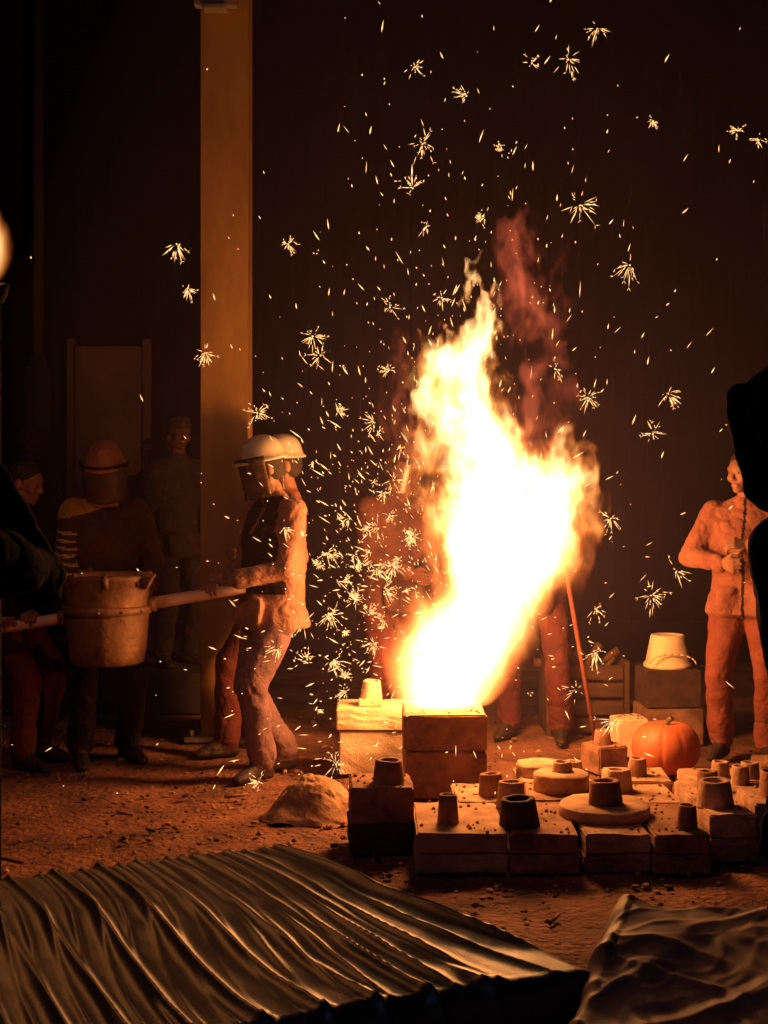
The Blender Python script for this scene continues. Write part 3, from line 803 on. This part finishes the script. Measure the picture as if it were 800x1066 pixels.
# ------------------------------------------------------------------ sparks: one mesh
V = []; Fc = []
def needle(a, b, r):
    a = Vector(a); b = Vector(b); d = b - a
    if d.length < 1e-5: return
    u = d.normalized().orthogonal().normalized(); w = d.normalized().cross(u); m = a.lerp(b, .4); i0 = len(V)
    V.append(a)
    for k in range(3): V.append(m + (u * math.cos(k * 2.094) + w * math.sin(k * 2.094)) * r)
    V.append(b)
    for k in range(3):
        Fc.append((i0, i0 + 1 + k, i0 + 1 + (k + 1) % 3)); Fc.append((i0 + 4, i0 + 1 + (k + 1) % 3, i0 + 1 + k))
def rv():
    while 1:
        v = Vector((R.uniform(-1, 1), R.uniform(-1, 1), R.uniform(-1, 1)))
        if .2 < v.length < 1: return v.normalized()
def burst(c, s):
    c = Vector(c); n = R.randint(14, 30); ax = rv() * R.uniform(.2, 1.1)
    for k in range(3): d = rv() * .006; needle(c - d, c + d, .0035)
    for k in range(n):
        d = (rv() + ax).normalized(); l = s * R.uniform(.2, 1) ** .8; st = R.uniform(.1, .75) * l
        p = c + d * st; q = c + d * l + Vector((0, 0, -.15 * l)); needle(p, q, R.uniform(.0012, .0027))
        if R.random() < .4:
            for z in range(2): needle(q, q + (d + rv() * .9).normalized() * l * .22, .0014)
bs = [(1.11, 3.95, .07), (.96, 3.79, .08), (.77, 3.77, .05), (.43, 3.6, .07), (.16, 3.75, .06), (.2, 3.35, .1), (.61, 3.33, .04), (.15, 3.12, .09), (1.02, 3.03, .10),
      (1.28, 2.72, .09), (-1.08, 2.83, .08), (-.5, 2.83, .06), (-.93, 2.26, .07), (-.37, 2.35, .08), (.03, 2.5, .07), (-.66, 1.95, .07), (-.24, 1.96, .06), (1.40, 1.84, .08),
      (1.48, 2.05, .08), (.89, 2.18, .07), (1.06, 2.03, .09), (1.18, 1.4, .08), (1.52, 1.12, .07), (1.39, 1.0, .08), (1.2, .35, .09), (-.25, .12, .08), (-.65, .03, .06), (-.42, .85, .09),
      (-.27, .65, .09), (-.03, 1.35, .1), (-.15, .97, .08), (-.3, 1.22, .08), (.22, 2.92, .07), (-.33, 2.25, .06), (1.1, .93, .06), (-.4, .65, .07), (-.28, .9, .08), (1.1, .7, .07), (1.95, 3.37, .05),
      (1.84, 3.42, .04), (1.4, 3.47, .04), (.5, 2.95, .05), (.75, 1.55, .06), (-.05, .75, .08), (-.12, 1.15, .07), (-.2, .5, .07), (.05, 1.6, .08), (1.0, .5, .07), (-1.02, 2.6, .05), (.3, 2.55, .06),
      (-.55, .72, .06), (-.05, 1.9, .06), (-.52, 1.35, .05), (.05, 1.15, .09), (-.18, 1.4, .07), (-.08, .9, .07), (.0, 1.02, .08)]
for x, z, s in bs:
    y = 7 + R.uniform(-.45, .35); k = y / 7
    burst((x * k, y, max(.05, 1.6 + (z - 1.6) * k)), s * R.uniform(1.0, 1.35))
for k in range(36):
    burst((R.gauss(-.08, .2), 7 + R.uniform(-.4, .3), max(.1, R.gauss(1.0, .4))), R.uniform(.02, .06))
src = Vector((.4, 7, .9))
for k in range(1250):
    u = R.random()
    if u < .28: x = R.gauss(.2, .5); z = R.gauss(1.7, .8)
    elif u < .48: x = R.gauss(.5, .45); z = R.gauss(2.6, .65)
    elif u < .52: x = R.uniform(-.3, 2.1); z = R.uniform(1.5, 4.1)
    elif u < .80: x = R.gauss(-.12, .22); z = R.gauss(1.2, .5)
    else: x = R.gauss(.15, .7); z = abs(R.gauss(.6, .5)) + .02
    if z < .02: continue
    y = 7 + R.gauss(0, .4); p = Vector((x, y, z)); d = ((p - src).normalized() * .9 + rv() * .55 + Vector((0, 0, .2))).normalized()
    l = R.choice([.004, .006, .009, .013, .018, .03]) * R.uniform(.7, 1.3)
    needle(p - d * l, p + d * l, R.uniform(.0015, .0045))
me = bpy.data.meshes.new('sparks'); me.from_pydata([tuple(v) for v in V], [], Fc)
me.materials.append(emis('spark_glow', (1, .52, .19), 2.2)); link(me, 'sparks')

# ------------------------------------------------------------------ world, camera
w = bpy.data.worlds.new('World'); S.world = w; w.use_nodes = True
nt = w.node_tree; bg = nt.nodes['Background']
sky = nt.nodes.new('ShaderNodeTexSky'); sky.sky_type = 'NISHITA'; sky.sun_disc = False
sky.sun_elevation = D2R(-4); sky.sun_rotation = D2R(160)
nt.links.new(sky.outputs[0], bg.inputs[0]); bg.inputs[1].default_value = .05
sun = bpy.data.lights.new('moonlight', 'SUN'); sun.energy = .06; sun.angle = D2R(1); sun.color = (.35, .42, 1)
so = bpy.data.objects.new('moonlight', sun); so.rotation_euler = (D2R(50), 0, D2R(-30)); S.collection.objects.link(so)

cam = bpy.data.cameras.new('camera'); cam.sensor_fit = 'VERTICAL'; cam.sensor_height = 36; cam.sensor_width = 27
cam.lens = 1400 / 1066 * 36; cam.shift_y = -33 / 1066; cam.clip_end = 1000
co = bpy.data.objects.new('camera', cam); co.location = (0, 0, 1.6); co.rotation_euler = (D2R(90), 0, 0); S.collection.objects.link(co)
S.camera = co
S.view_settings.view_transform = 'Standard'; S.view_settings.look = 'None'; S.view_settings.exposure = 0
